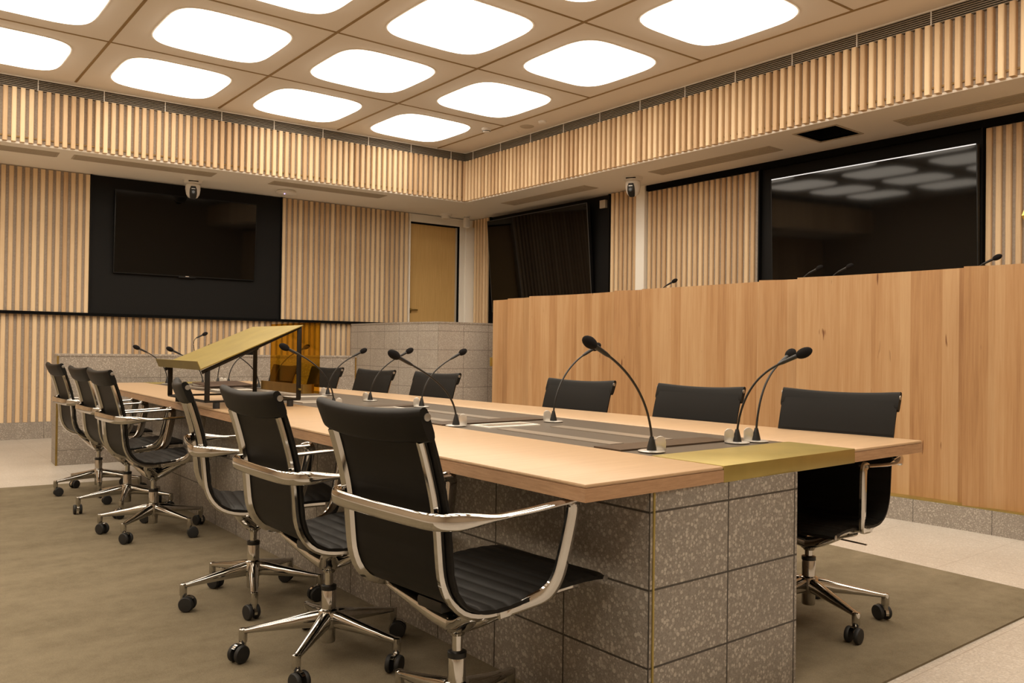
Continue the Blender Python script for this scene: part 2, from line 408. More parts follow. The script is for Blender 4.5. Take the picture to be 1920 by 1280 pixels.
# --- black screen panel and television on the far wall
t = thing('screen_panel', 'matte black recessed panel on the far slatted wall behind the left television', 'wall panel', Bk(2.125, 0.0) + Vector((0, 0, UP0)))
L_ = LB(2.125, 4.394)
def local_board(parent, P, d, n, L, z0, z1, t0, t1, name, mat, bevel=0):
    P = Vector((P[0], P[1], 0)); d = Vector(d); n = Vector(n)
    c = P + d * (L / 2) + n * ((t0 + t1) / 2) + Vector((0, 0, (z0 + z1) / 2)) - parent.location
    return part(name, MB().obox(c, d, n, (0, 0, 1), L / 2, abs(t1 - t0) / 2, (z1 - z0) / 2), mat, parent, bevel=bevel)
local_board(t, Bk(2.125), bx, bn, L_, UP0, ZS - 0.004, 0.0, 0.052, 'panel', 'black')
local_board(t, Bk(2.119), bx, bn, 0.012, UP0, ZS - 0.004, 0.0, 0.088, 'edge_trim', 'black')
local_board(t, Bk(4.386), bx, bn, 0.012, UP0, ZS - 0.004, 0.0, 0.088, 'edge_trim', 'black')
tv = thing('television', 'wide black television mounted on the black panel of the far wall', 'television', Bk(2.367, 0.150) + Vector((0, 0, 2.898)))
tv.rotation_euler = (math.radians(3.0), 0, math.atan2(-0.05, 1))
LT = LB(2.367, 4.040); TVH = 0.983
part('housing', MB().box(0, LT, 0.0, 0.045, -TVH, 0), 'bezel', tv, bevel=0.004)
part('screen', MB().box(0.011, LT - 0.011, -0.002, 0.001, -TVH + 0.015, -0.011), 'screen', tv)
part('sensor_bar', MB().box(LT / 2 - 0.10, LT / 2 + 0.10, -0.002, 0.03, -TVH - 0.012, -TVH + 0.001), 'bezel', tv, bevel=0.002)
part('maker_badge', MB().box(LT / 2 - 0.02, LT / 2 + 0.02, -0.003, 0.0, -TVH + 0.003, -TVH + 0.010), 'silver', tv)
part('wall_mount', MB().box(0.45, LT - 0.45, 0.045, 0.085, -0.75, -0.20), 'black', tv)

# --- door at the right end of the far wall
DZ = 3.04
dr = thing('door_1', 'pale timber door in a white frame at the far right corner', 'door', Bk(6.30) + Vector((0, 0, 0.0)))
dr['kind'] = 'structure'
local_board(dr, Bk(6.290), bx, bn, 0.016, 0, DZ, 0.0, 0.095, 'frame_edge', 'white_paint')
local_board(dr, Bk(6.300), bx, bn, LB(6.300, 7.43), 2.925, DZ, 0.0, 0.07, 'frame_head', 'white_paint')
local_board(dr, Bk(6.300), bx, bn, LB(6.300, 7.20), 2.905, 2.928, 0.0, 0.05, 'head_seal', 'black_gap')
local_board(dr, Bk(7.135), bx, bn, LB(7.135, 7.165), 0, 2.925, 0.0, 0.05, 'jamb_seal', 'black_gap')
local_board(dr, Bk(7.165), bx, bn, LB(7.165, 7.26), 0, 2.927, 0.0, 0.06, 'jamb', 'white_paint', 0.004)
local_board(dr, Bk(7.260), bx, bn, LB(7.260, 7.43), 0, 2.930, 0.0, 0.085, 'jamb_cover', 'white_paint', 0.004)
local_board(dr, Bk(7.105), bx, bn, LB(7.105, 7.135), 0, 2.905, 0.0, 0.035, 'leaf_edge', 'vent')
local_board(dr, Bk(6.304), bx, bn, LB(6.304, 7.107), 0, 2.900, 0.0, 0.03, 'leaf', 'door_wood')
h_ = local_board(dr, Bk(6.315), bx, bn, 0.14, 1.628, 1.646, 0.055, 0.075, 'handle', 'brass_dull', 0.004)
local_board(dr, Bk(6.318), bx, bn, 0.045, 1.59, 1.66, 0.03, 0.04, 'handle_plate', 'brass_dull', 0.003)
local_board(dr, Bk(6.322), bx, bn, 0.018, 1.629, 1.645, 0.04, 0.058, 'handle_stem', 'brass_dull')

# --- right wall cladding (slats stand out along -x), listed from the far corner to the near end
rn = (-1, 0, 0); rd = (0, -1, 0)
def rslat(ya, yb_, z0, z1, label, first=0.03, off=0.03):
    trim(board((XR, ya), rd, rn, ya - yb_, z0, z1, off), 'felt', 'grey backing of ' + label)
    trim(slats(MB(), (XR - off, ya), rd, rn, ya - yb_, z0, z1 - 0.01, first=first), 'slat', label, 'slat panel')
rslat(10.395, 9.905, 1.2, ZS, 'narrow timber slats between the door corner and the far tilted screen', 0.055)
rslat(7.375, 6.91, 1.2, ZS, 'narrow timber slats between the far tilted screen and the white post', 0.03)
rslat(6.755, 5.205, 1.2, 2.985, 'wide timber slat panel between the white post and the large right screen', 0.03)
rslat(2.985, Y0 + 0.1, 1.2, 2.985, 'timber slats right of the large right screen', 0.03)
trim(MB().box(XR - 0.09, XR, 6.772, 6.908, 0.0, ZS), 'white_paint', 'white painted post between slats on the right wall', 'post')
trim(MB().box(XR - 0.075, XR, Y0 + 0.1, 6.760, 2.985, ZS), 'black_gap', 'black shadow gap above the slats of the right wall', 'shadow gap')

# --- screens on the right wall, tilted down
def wall_screen(name, label, ypanel, zpanel, yscr, zscr, tilt, out, panelcat, strip=False):
    p = thing('screen_panel', label[0], 'wall panel', (XR, ypanel[0], zpanel[0]))
    part('panel', MB().box(-0.02, 0.0, ypanel[1] - ypanel[0], 0, 0, zpanel[1] - zpanel[0]), 'black', p)
    part('edge_trim', MB().box(-0.07, 0.0, ypanel[1] - ypanel[0], ypanel[1] - ypanel[0] + 0.015, 0, zpanel[1] - zpanel[0]), 'black', p)
    part('edge_trim', MB().box(-0.07, 0.0, -0.015, 0, 0, zpanel[1] - zpanel[0]), 'black', p)
    H = zscr[1] - zscr[0]; W = yscr[0] - yscr[1]
    s = thing('television', label[1], 'television', (XR - out, yscr[0], zscr[1]))
    s.rotation_euler = (0, tilt, 0)
    part('housing', MB().box(0.0, 0.05, -W, 0, -H, 0), 'bezel', s, bevel=0.003)
    part('screen', MB().box(-0.002, 0.002, -W + 0.008, -0.008, -H + 0.008, -0.010), 'screen', s)
    g = MB(); g.box(-0.003, 0.004, -W, -W + 0.009, -H, 0); g.box(-0.003, 0.004, -0.009, 0, -H, 0); g.box(-0.003, 0.004, -W, 0, -0.009, 0)
    part('bezel_frame', g, 'bezel_grey' if not strip else 'bezel', s)
    m = MB(); m.box(0.045, out - 0.035, -W / 2 - 0.25, -W / 2 + 0.25, -H / 2 - 0.15, -H / 2 + 0.15)
    part('wall_bracket', m, 'black', s)
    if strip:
        part('reflection_line', MB().box(-0.006, 0.002, -W + 0.01, -0.01, -0.011, -0.003), 'reflection_glow', s)  # glowing bar added in place of a white reflection across the screen top
    return p
pp = wall_screen('far', ('black panel on the right wall around the far tilted television', 'far tilted television on the right wall behind the left end of the bench'),
            (9.885, 7.385), (1.15, 3.04), (9.78, 7.66), (1.62, 2.955), math.radians(-5.0), 0.19, 0)
part('junction_box', MB().box(-0.06, -0.02, -2.42, -2.32, 1.73, 1.83), 'vent', pp)
pp = wall_screen('near', ('black panel on the right wall around the large nearest television', 'large nearest television on the right wall with added white reflection line along its top'),
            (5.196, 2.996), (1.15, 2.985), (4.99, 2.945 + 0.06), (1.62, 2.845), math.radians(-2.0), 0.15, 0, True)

# --- fascia of slats under the ceiling and soffit behind it
def Fk(x, off=0.0): return Vector((x, yf(x), 0)) + fn * off
LFb = (Fk(XF) - Fk(X0)).length
ST = 3.595
trim(board(Fk(X0, -0.06), fx, fn, LFb + 0.05, ZS + 0.021, ST, 0.06), 'felt', 'grey backing behind the slatted fascia of the far wall')
mb = MB(); 
slats(mb, Fk(X0), fx, fn, LFb, ZS + 0.012, ST, pitch=0.0745, w=0.041, depth=0.050, first=0.03)
trim(mb, 'slat', 'slatted timber fascia under the ceiling along the far wall', 'fascia')
trim(MB().box(XF, XF + 0.06, Y0, yf(XF) + 0.02, ZS + 0.021, ST), 'felt', 'grey backing behind the slatted fascia of the right wall')
trim(slats(MB(), (XF, yf(XF) - 0.05), rd, rn, yf(XF) - 0.05 - Y0, ZS + 0.012, ST, pitch=0.0745, w=0.041, depth=0.050, first=0.02), 'slat', 'slatted timber fascia under the ceiling along the right wall', 'fascia')
# small rail seen behind the slat feet
trim(board(Fk(X0), fx, fn, LFb, ZS + 0.06, ZS + 0.075, 0.012), 'bronze_line', 'thin bronze rail low behind the far fascia slats', 'rail')
trim(MB().box(XF - 0.012, XF, Y0, yf(XF), ZS + 0.06, ZS + 0.075), 'bronze_line', 'thin bronze rail low behind the right fascia slats', 'rail')
# louvre band above
def louvre(P, d, n, L, label):
    mb = MB(); d = Vector(d); n = Vector(n); P = Vector((P[0], P[1], 0))
    k = 7; dz = (ZC - ST) / k
    for i in range(k):
        z = ST + (i + 0.5) * dz
        mb.obox(P + d * (L / 2) + n * 0.0 + Vector((0, 0, z)), d, n, (0, 0, 1), L / 2, 0.012, dz * 0.22)
    trim(mb, 'grille', 'dark louvred air slot above ' + label, 'louvre')
    mb = MB(); u = 0.2
    while u < L:
        mb.obox(P + d * u + n * 0.013 + Vector((0, 0, (ST + ZC) / 2)), d, n, (0, 0, 1), 0.004, 0.004, (ZC - ST) / 2); u += 0.60
    mb.obox(P + d * (L / 2) + n * 0.016 + Vector((0, 0, ZC - 0.005)), d, n, (0, 0, 1), L / 2, 0.006, 0.005)
    trim(mb, 'camera_white', 'fine pale joints of the louvred slot above ' + label, 'louvre joints')
    trim(MB().obox(P + d * (L / 2) - n * 0.045 + Vector((0, 0, (ST + ZC) / 2)), d, n, (0, 0, 1), L / 2, 0.01, (ZC - ST) / 2), 'grille_back', 'dark void behind the louvred slot above ' + label)
louvre(Fk(X0, 0.015), fx, fn, LFb, 'the far fascia')
louvre((XF - 0.015, yf(XF)), rd, rn, yf(XF) - Y0, 'the right fascia')
# soffits
mb = MB(); mb.prism([(X0, yf(X0) + 0.0), (XF, yf(XF)), (XR, yf(XF)), (XR, yb(XR)), (X0, yb(X0))], ZS, ZS + 0.02)
trim(mb, 'soffit', 'cream soffit along the far wall', 'soffit')
HX0, HX1, HY0, HY1 = 6.60, 7.02, 3.88, 4.27
mb = MB(); mb.box(XF, XR, HY1, yf(XF), ZS, ZS + 0.02); mb.box(XF, XR, Y0, HY0, ZS, ZS + 0.02); mb.box(XF, HX0, HY0, HY1, ZS, ZS + 0.02); mb.box(HX1, XR, HY0, HY1, ZS, ZS + 0.02)
trim(mb, 'soffit', 'cream soffit along the right wall', 'soffit')
t = thing('ceiling_recess', 'open black square recess in the right soffit above the large screen', 'ceiling fitting', ((HX0 + HX1) / 2, (HY0 + HY1) / 2, ZS))
hw, hl = (HX1 - HX0) / 2, (HY1 - HY0) / 2
mb = MB(); mb.box(-hw - .012, -hw, -hl, hl, 0.0, 0.25); mb.box(hw, hw + .012, -hl, hl, 0.0, 0.25); mb.box(-hw, hw, -hl - .012, -hl, 0, 0.25); mb.box(-hw, hw, hl, hl + .012, 0, 0.25); mb.box(-hw, hw, -hl, hl, 0.24, 0.25)
part('recess_box', mb, 'black_gap', t)
mb = MB(); mb.box(-hw - .02, -hw, -hl - .02, hl + .02, -0.006, 0.0); mb.box(hw, hw + .02, -hl - .02, hl + .02, -0.006, 0.0); mb.box(-hw, hw, -hl - .02, -hl, -0.006, 0); mb.box(-hw, hw, hl, hl + .02, -0.006, 0)
part('rim', mb, 'vent', t)
# air vents in the soffits
def vent(P, d, n, L, w, label):
    v = thing('air_vent', label, 'air vent', (P[0], P[1], ZS)); d = Vector(d); n = Vector(n)
    part('vent_face', MB().obox(d * (L / 2) + n * (w / 2) + Vector((0, 0, -0.002)), d, n, (0, 0, 1), L / 2, w / 2, 0.002), 'vent', v)
    mb = MB()
    for i in range(7):
        mb.obox(d * (L / 2) + n * (w * (i + 0.5) / 7) + Vector((0, 0, -0.006)), d, n, (0, 0, 1), L / 2 - 0.02, w * 0.035, 0.002)
    part('vent_blades', mb, 'vent', v)
bo = lambda x, o: (x, yf(x) + o)
vent(bo(-0.2, 0.18), fx, -fn, 1.83, 0.24, 'flat air vent in the far soffit at the left edge of view')
vent(bo(1.76, 0.18), fx, -fn, 1.46, 0.24, 'flat air vent in the far soffit left of the white dome camera')
vent(bo(3.885, 0.18), fx, -fn, 1.49, 0.24, 'flat air vent in the far soffit above the slats left of the door')
vent((6.80, 8.875), rd, (1, 0, 0), 1.64, 0.235, 'flat air vent in the right soffit above the far tilted television')
vent((6.80, 6.22), rd, (1, 0, 0), 1.54, 0.235, 'flat air vent in the right soffit between white camera and black recess')
vent((6.83, 3.49), rd, (1, 0, 0), 1.90, 0.25, 'flat air vent in the right soffit above the large nearest television')

# ------------------------------------------------------------------ ceiling grid and lamps
def G(i, j): return Vector((0.275 + 1.423 * i - 0.000 * j, 9.347 - 0.039 * i - 1.456 * j, 0))
mb = MB()
for i in range(-2, 5):
    a, b = G(i, 0.02), G(i, 8.6)
    mb.obox((a + b) / 2 + Vector((0, 0, ZC - 0.003)), (b - a), Vector((1, 0, 0)), (0, 0, 1), (b - a).length / 2, 0.011, 0.003)
trim(mb, 'bronze_line', 'long bronze joints of the ceiling panels', 'ceiling joints')
mb = MB()
for j in range(1, 9):
    a, b = G(-2.6, j), G(4, j)
    mb.obox((a + b) / 2 + Vector((0, 0, ZC - 0.0025)), (b - a), Vector((0, 1, 0)), (0, 0, 1), (b - a).length / 2, 0.009, 0.0025)
trim(mb, 'bronze_line', 'cross bronze joints of the ceiling panels', 'ceiling joints')
def super_poly(a, b, p=4.4, n=64):
    out = []
    for k in range(n):
        t_ = 2 * PI * k / n; c, s = math.cos(t_), math.sin(t_)
        out.append((a * math.copysign(abs(c) ** (2 / p), c), b * math.copysign(abs(s) ** (2 / p), s)))
    return out
LA = 0.346 * 1.423; LBh = 0.346 * 1.456
def ring_mesh():
    m = MB(); po = super_poly(LA + 0.012, LBh + 0.012); pi_ = super_poly(LA, LBh); n = len(po)
    vs = [(x, y, z) for z, P_ in ((0, po), (-0.006, po), (-0.006, pi_), (0, pi_)) for x, y in P_]
    fs = [(q * n + k, q * n + (k + 1) % n, ((q + 1) % 4) * n + (k + 1) % n, ((q + 1) % 4) * n + k) for q in range(4) for k in range(n)]
    m.add(vs, fs); return m.mesh('rim')
def lens_mesh():
    m = MB(); P_ = super_poly(LA - 0.0005, LBh - 0.0005); n = len(P_); vs = []; fs = []
    S = ((1.0, -0.001), (0.985, -0.016), (0.93, -0.026), (0.5, -0.031))
    for s_, z in S: vs += [(x * s_, y * s_, z) for x, y in P_]
    vs.append((0, 0, -0.032))
    for q in range(3): fs += [(q * n + k, q * n + (k + 1) % n, (q + 1) * n + (k + 1) % n, (q + 1) * n + k) for k in range(n)]
    fs += [(3 * n + k, 3 * n + (k + 1) % n, 4 * n) for k in range(n)]
    fs.append(tuple(range(n)))
    m.add(vs, fs); return m.mesh('diffuser')
rim_me, lens_me = ring_mesh(), lens_mesh()
names_r = ['far row of the ceiling beside the slatted fascia', 'second row from the far fascia', 'third row from the far fascia', 'fourth row from the far fascia', 'fifth row from the far fascia', 'sixth row from the far fascia', 'seventh row from the far fascia', 'eighth row from the far fascia']
names_c = {3: 'rightmost column along the right fascia', 2: 'second column from the right fascia', 1: 'third column from the right fascia', 0: 'fourth column from the right fascia', -1: 'fifth column from the right fascia', -2: 'sixth column from the right fascia'}
for j in range(0, 7):
    for i in range(-2, 4):
        c = G(i + 0.503, j + 0.512)
        l = thing('ceiling_light', 'rounded square ceiling light, %s, %s' % (names_c[i], names_r[j].replace(' of the ceiling', '')), 'ceiling light', (c.x, c.y, ZC), 0, 'rounded square ceiling lights')
        link('rim', rim_me, 'ceiling', l); link('diffuser', lens_me, 'lamp', l)

# small devices on ceiling and soffit
def disc_thing(name, label, cat, loc, prof, mat='camera_white', extra=None):
    t = thing(name, label, cat, loc)
    part('body', MB().lathe(prof, 28), mat, t)
    return t
t = disc_thing('smoke_detector', 'white smoke detector on the ceiling beside the far corner light', 'smoke detector', (5.876, 7.968, ZC), [(0.03, -0.05), (0.042, -0.045), (0.045, -0.025), (0.055, -0.02), (0.058, 0.0)])
part('vent_slot', MB().lathe([(0.046, -0.036), (0.046, -0.030)], 28), 'black_gap', t)
t = disc_thing('ceiling_speaker', 'faint flat round disc on the ceiling margin, nearest the far corner', 'ceiling speaker', (6.183, 7.893, ZC), [(0.09, -0.004), (0.095, 0.0)], 'ceiling')
t = disc_thing('ceiling_speaker', 'flat round ceiling disc between the faint disc and the small raised one', 'ceiling speaker', (6.181, 7.575, ZC), [(0.07, -0.008), (0.085, 0.0)], 'vent')
t = disc_thing('motion_sensor', 'small raised round sensor on the ceiling margin beside the right fascia', 'sensor', (6.170, 7.281, ZC), [(0.03, -0.03), (0.045, -0.025), (0.05, 0.0)])
t = disc_thing('smoke_detector', 'white smoke detector on the soffit above the door', 'smoke detector', (6.764, 10.144, ZS), [(0.05, -0.075), (0.065, -0.07), (0.068, -0.035), (0.082, -0.03), (0.084, 0.0)])
t = thing('corner_sensor', 'white sensor hanging in the corner right of the door', 'sensor', (7.12, 10.12, ZS))
part('bracket', MB().lathe([(0.05, -0.012), (0.05, 0.0)], 20), 'camera_white', t)
part('body', MB().box(-0.045, 0.045, -0.035, 0.035, -0.17, -0.012), 'camera_white', t, bevel=0.02)
t = thing('wifi_access_point', 'white rounded access point with violet light on the far soffit', 'access point', (4.249, 10.007, ZS))
part('body', MB().lathe([(0.05, -0.062), (0.10, -0.055), (0.125, -0.035), (0.12, -0.012), (0.10, -0.010), (0.10, 0.0)], 36), 'camera_white', t)
part('status_light', MB().ball((-0.055, -0.075, -0.056), 0.008), 'led', t)
def ptz(label, loc, face):
    t = thing('dome_camera', label, 'camera', loc, face)      # local -y faces the room
    part('mount', MB().lathe([(0.085, -0.045), (0.105, -0.035), (0.11, 0.0)], 32), 'camera_white', t)
    part('mount_slot', MB().box(-0.055, 0.055, -0.109, -0.09, -0.030, -0.020), 'black_gap', t)
    body = MB(); body.lathe([(0.03, -0.215), (0.055, -0.205), (0.075, -0.17), (0.086, -0.11), (0.084, -0.06), (0.07, -0.045)], 32)
    part('body', body, 'camera_white', t)
    vis = MB()
    vis.sweep([(0, -0.030, -0.222), (0, -0.062, -0.200), (0, -0.080, -0.165), (0, -0.0905, -0.12), (0, -0.0885, -0.085)], [(0.030, 0.012), (0.040, 0.012), (0.043, 0.012), (0.040, 0.012), (0.028, 0.012)], up=(0, -1, 0), n=12, power=3)
    part('visor', vis, 'plastic', t)
    ln = part('lens', MB().lathe([(0.026, -0.108), (0.026, -0.098), (0.018, -0.09)], 24, (0, 0, -0.155), 'y'), 'plastic', t)
    part('lens_glass', MB().lathe([(0.016, -0.111), (0.016, -0.1085)], 20, (0, 0, -0.155), 'y'), 'screen', ln)
    part('badge', MB().box(-0.022, 0.022, -0.1045, -0.100, -0.118, -0.113), 'silver', t)
ptz('white dome camera on the far soffit above the left television', (3.141, 10.161, ZS), math.radians(-14))
ptz('white dome camera on the right soffit in front of the white post', (6.895, 6.531, ZS), math.radians(-62))

# emblem
t = thing('wall_emblem', 'gold plaque on the slats at the right edge of view', 'wall emblem', (XR - 0.07, 2.42, 2.21))
mb = MB(); pts = [(0.27, 0.0), (0.20, 0.17), (0, 0.27), (-0.20, 0.17), (-0.27, 0), (-0.18, -0.20), (0, -0.30), (0.18, -0.20)]
n = len(pts); vs = [(0.0, a, b) for a, b in pts] + [(-0.02, a, b) for a, b in pts] + [(-0.035, a * 0.8, b * 0.8) for a, b in pts]
fs = [tuple(range(n))] + [(k, (k + 1) % n, n + (k + 1) % n, n + k) for k in range(n)] + [(n + k, n + (k + 1) % n, 2 * n + (k + 1) % n, 2 * n + k) for k in range(n)] + [tuple(2 * n + k for k in range(n))]
part('plate', MB().add(vs, fs), 'brass_bright', t, smooth=False)

# ------------------------------------------------------------------ bench with curved timber front
t = thing('raised_bench', 'long curved bench with timber board front on a terrazzo base', 'bench', (5.64, 7.475, 0))
BT, BB = 1.628, 0.151
front = [(7.475, 5.642), (7.30, 5.655), (7.09, 5.63), (7.085, 5.545), (6.85, 5.575), (6.60, 5.535), (6.595, 5.442), (6.3, 5.525), (6.0, 5.555), (5.7, 5.560), (5.385, 5.535), (5.380, 5.446), (5.22, 5.515), (5.06, 5.530), (5.055, 5.466),
         (4.75, 5.492), (4.4, 5.500), (4.05, 5.500), (3.785, 5.490), (3.780, 5.384), (3.62, 5.465), (3.452, 5.500), (3.448, 5.376), (3.15, 5.432), (2.85, 5.452), (2.55, 5.462), (2.292, 5.458), (2.287, 5.370), (2.13, 5.425), (1.95, 5.432), (1.70, 5.425), (1.695, 5.36),
         (1.3, 5.45), (0.7, 5.46), (0.4, 5.45), (0.395, 5.36), (-0.2, 5.46), (-1.0, 5.45)]
poly = [(x - 5.64, y - 7.475) for y, x in front] + [(0.0, -1.0 - 7.475), (0.16, -1.0 - 7.475), (0.16, 0.0)]
o = part('timber_front', MB().prism(poly, BB + 0.002, BT), 'planks', t, smooth=False)
basep = [(5.62, 7.475), (5.56, 7.1), (5.425, 6.57), (5.43, 5.3), (5.41, 4.5), (5.37, 3.6), (5.355, 2.74), (5.372, 2.26), (5.368, 1.9), (5.36, 0.4), (5.36, -1.0)]
bp = [(x - 5.64, y - 7.475) for x, y in basep] + [(0.16, -1.0 - 7.475), (0.16, 0)]
part('stone_base', MB().prism(bp, 0, BB - 0.004), 'stone_base', t, smooth=False)
part('brass_ledge', MB().prism(bp, BB - 0.004, BB + 0.002), 'brass', t, smooth=False)
part('desk_top', MB().prism([(0.16, -0.02), (0.75, -0.02), (0.55, -8.4), (0.16, -8.4)], 1.30, 1.34), 'table', t)
part('desk_leg', MB().box(0.2, 0.7, -0.10, -0.06, 0.0, 1.30), 'planks', t)
part('desk_leg', MB().box(0.2, 0.5, -8.2, -8.16, 0.0, 1.30), 'planks', t)
part('brass_plate', MB().box(-0.03, 0.02, 0.0, 0.012, 0.885, 0.985), 'brass', t, bevel=0.003)

# ------------------------------------------------------------------ podium and low stone wall
t = thing('podium_wall', 'tall grey terrazzo parapet in front of the door', 'stone wall', (5.12, 7.80, 0))
PH = 1.38
mb = MB(); mb.prism([(0, 0), (0.80, -0.02), (0.80, 0.20), (0.22, 0.22), (0.16, 0.75), (0.17, 1.9), (-0.09, 1.9), (-0.10, 0.72)], 0, PH - 0.018)
part('stone_face', mb, 'stone_podium', t, smooth=False)
mb = MB(); mb.prism([(-0.006, -0.006), (0.80, -0.026), (0.80, 0.20), (0.22, 0.22), (0.16, 0.75), (0.17, 1.9), (-0.096, 1.9), (-0.106, 0.72)], PH - 0.018, PH)
part('coping', mb, 'stone_base', t, smooth=False)
ang = math.atan2(8.075 - 8.217, 4.242 - 1.408)
t = thing('low_stone_wall', 'low grey terrazzo wall in front of the far slats behind the table', 'stone wall', (1.400, 8.217, 0), ang)
LW = 2.85
part('stone_face', MB().box(0, LW, 0, 0.30, 0, 0.968), 'stone_light', t)
part('coping', MB().box(-0.004, LW + 0.004, -0.006, 0.306, 0.968, 0.985), 'stone_base', t)
part('corner_trim', MB().box(-0.004, 0.012, -0.004, 0.012, 0, 0.968), 'brass_dull', t)
part('corner_trim', MB().box(LW - 0.012, LW + 0.004, -0.004, 0.012, 0, 0.968), 'brass_dull', t)
# equipment behind the low wall
t = thing('press_desk', 'plain desk hidden behind the low stone wall', 'desk', (2.3, 8.95, 0))
part('desk_top', MB().box(-0.6, 1.5, -0.3, 0.3, 0.72, 0.75), 'table', t)
for sx_ in (-0.55, 1.41):
    part('leg', MB().box(sx_, sx_ + 0.04, -0.28, 0.28, 0, 0.72), 'frame_black', t)
t = thing('desk_monitor', 'small dark monitor above the low stone wall behind the lectern', 'monitor', (3.27, 8.80, 0.75), math.radians(-6))
part('screen_body', MB().box(-0.13, 0.13, -0.012, 0.02, 0.10, 0.318), 'bezel', t, bevel=0.004)
part('screen', MB().box(-0.12, 0.12, -0.014, -0.011, 0.115, 0.305), 'screen', t)
part('stand', MB().box(-0.02, 0.02, 0.0, 0.02, 0.01, 0.15), 'bezel', t)
part('base', MB().box(-0.09, 0.09, -0.06, 0.08, 0.0, 0.012), 'bezel', t)

# ------------------------------------------------------------------ conference table
TX, TY = 2.405, 1.53
TZ, TH = 0.74, 0.047
t = thing('conference_table', 'long timber conference table with brass end on a terrazzo pedestal', 'table', (TX, TY, 0))
def loc2(P): return [(x - TX, y - TY) for x, y in P]
lw = [(1.450, 1.525), (2.025, 1.537), (2.025, 7.85), (1.600, 7.85), (1.452, 3.0)]
rw = [(2.790, 1.553), (3.315, 1.563), (2.985, 7.85), (2.790, 7.85)]
for P in (lw, rw):
    part('table_wing', MB().prism(loc2(P), TZ - 0.012, TZ), 'table', t, bevel=0.009)
    Q = P
    part('wing_edge', MB().prism(loc2(Q), TZ - TH, TZ - 0.0115), 'edge', t)
part('brass_end', MB().prism(loc2([(2.025, 1.536), (2.79, 1.552), (2.79, 1.822), (2.025, 1.822)]), TZ - TH - 0.002, TZ + 0.0015), 'brass', t, bevel=0.002)
part('brass_end', MB().prism(loc2([(2.025, 7.60), (2.79, 7.60), (2.79, 7.85), (2.025, 7.85)]), TZ - TH, TZ + 0.001), 'brass', t, bevel=0.002)
part('equipment_tray', MB().prism(loc2([(2.0255, 1.8225), (2.7895, 1.8225), (2.7895, 7.60), (2.0255, 7.60)]), TZ - 0.040, TZ - 0.003), 'tray', t)
def tray_box(name, x0, x1, y0, y1, mat, z=0.0006, h=0.003):
    return part(name, MB().box(x0 - TX, x1 - TX, y0 - TY, y1 - TY, TZ - 0.003, TZ - 0.003 + h + z), mat, t)
for k, y0 in enumerate((1.97, 3.06, 4.15, 5.35, 6.45)):
    tray_box('tray_lid', 2.035, 2.635, y0, y0 + 0.13, 'tray_lid', 0.0, 0.006)
    if k != 2:
        tray_box('socket_strip', 2.145, 2.215, y0 + 0.16, y0 + 0.83, 'tray_strip')
        tray_box('socket_strip', 2.415, 2.490, y0 + 0.16, y0 + 0.80, 'tray_strip')
for y0, x0, x1 in ((2.855, 2.145, 2.430), (4.02, 2.15, 2.43), (5.26, 2.27, 2.55), (6.30, 2.15, 2.43), (4.70, 2.12, 2.28)):
    f = tray_box('power_cover', x0, x1, y0, y0 + 0.145, 'white_plate', 0.001, 0.004)
    part('cover_inset', MB().box(x0 + 0.02 - TX, x1 - 0.02 - TX, y0 + 0.03 - TY, y0 + 0.115 - TY, TZ + 0.0018, TZ + 0.0030), 'tray_strip', f)
ped = part('pedestal', MB().box(0, 0.705, 0, 5.1, 0.008, TZ - TH - 0.001), 'stone', t, loc=(1.705 - TX, 1.538 - TY, 0))
part('corner_trim', MB().box(0.012, 0.018, -0.004, 0.004, 0.008, TZ - TH - 0.002), 'brass', ped)

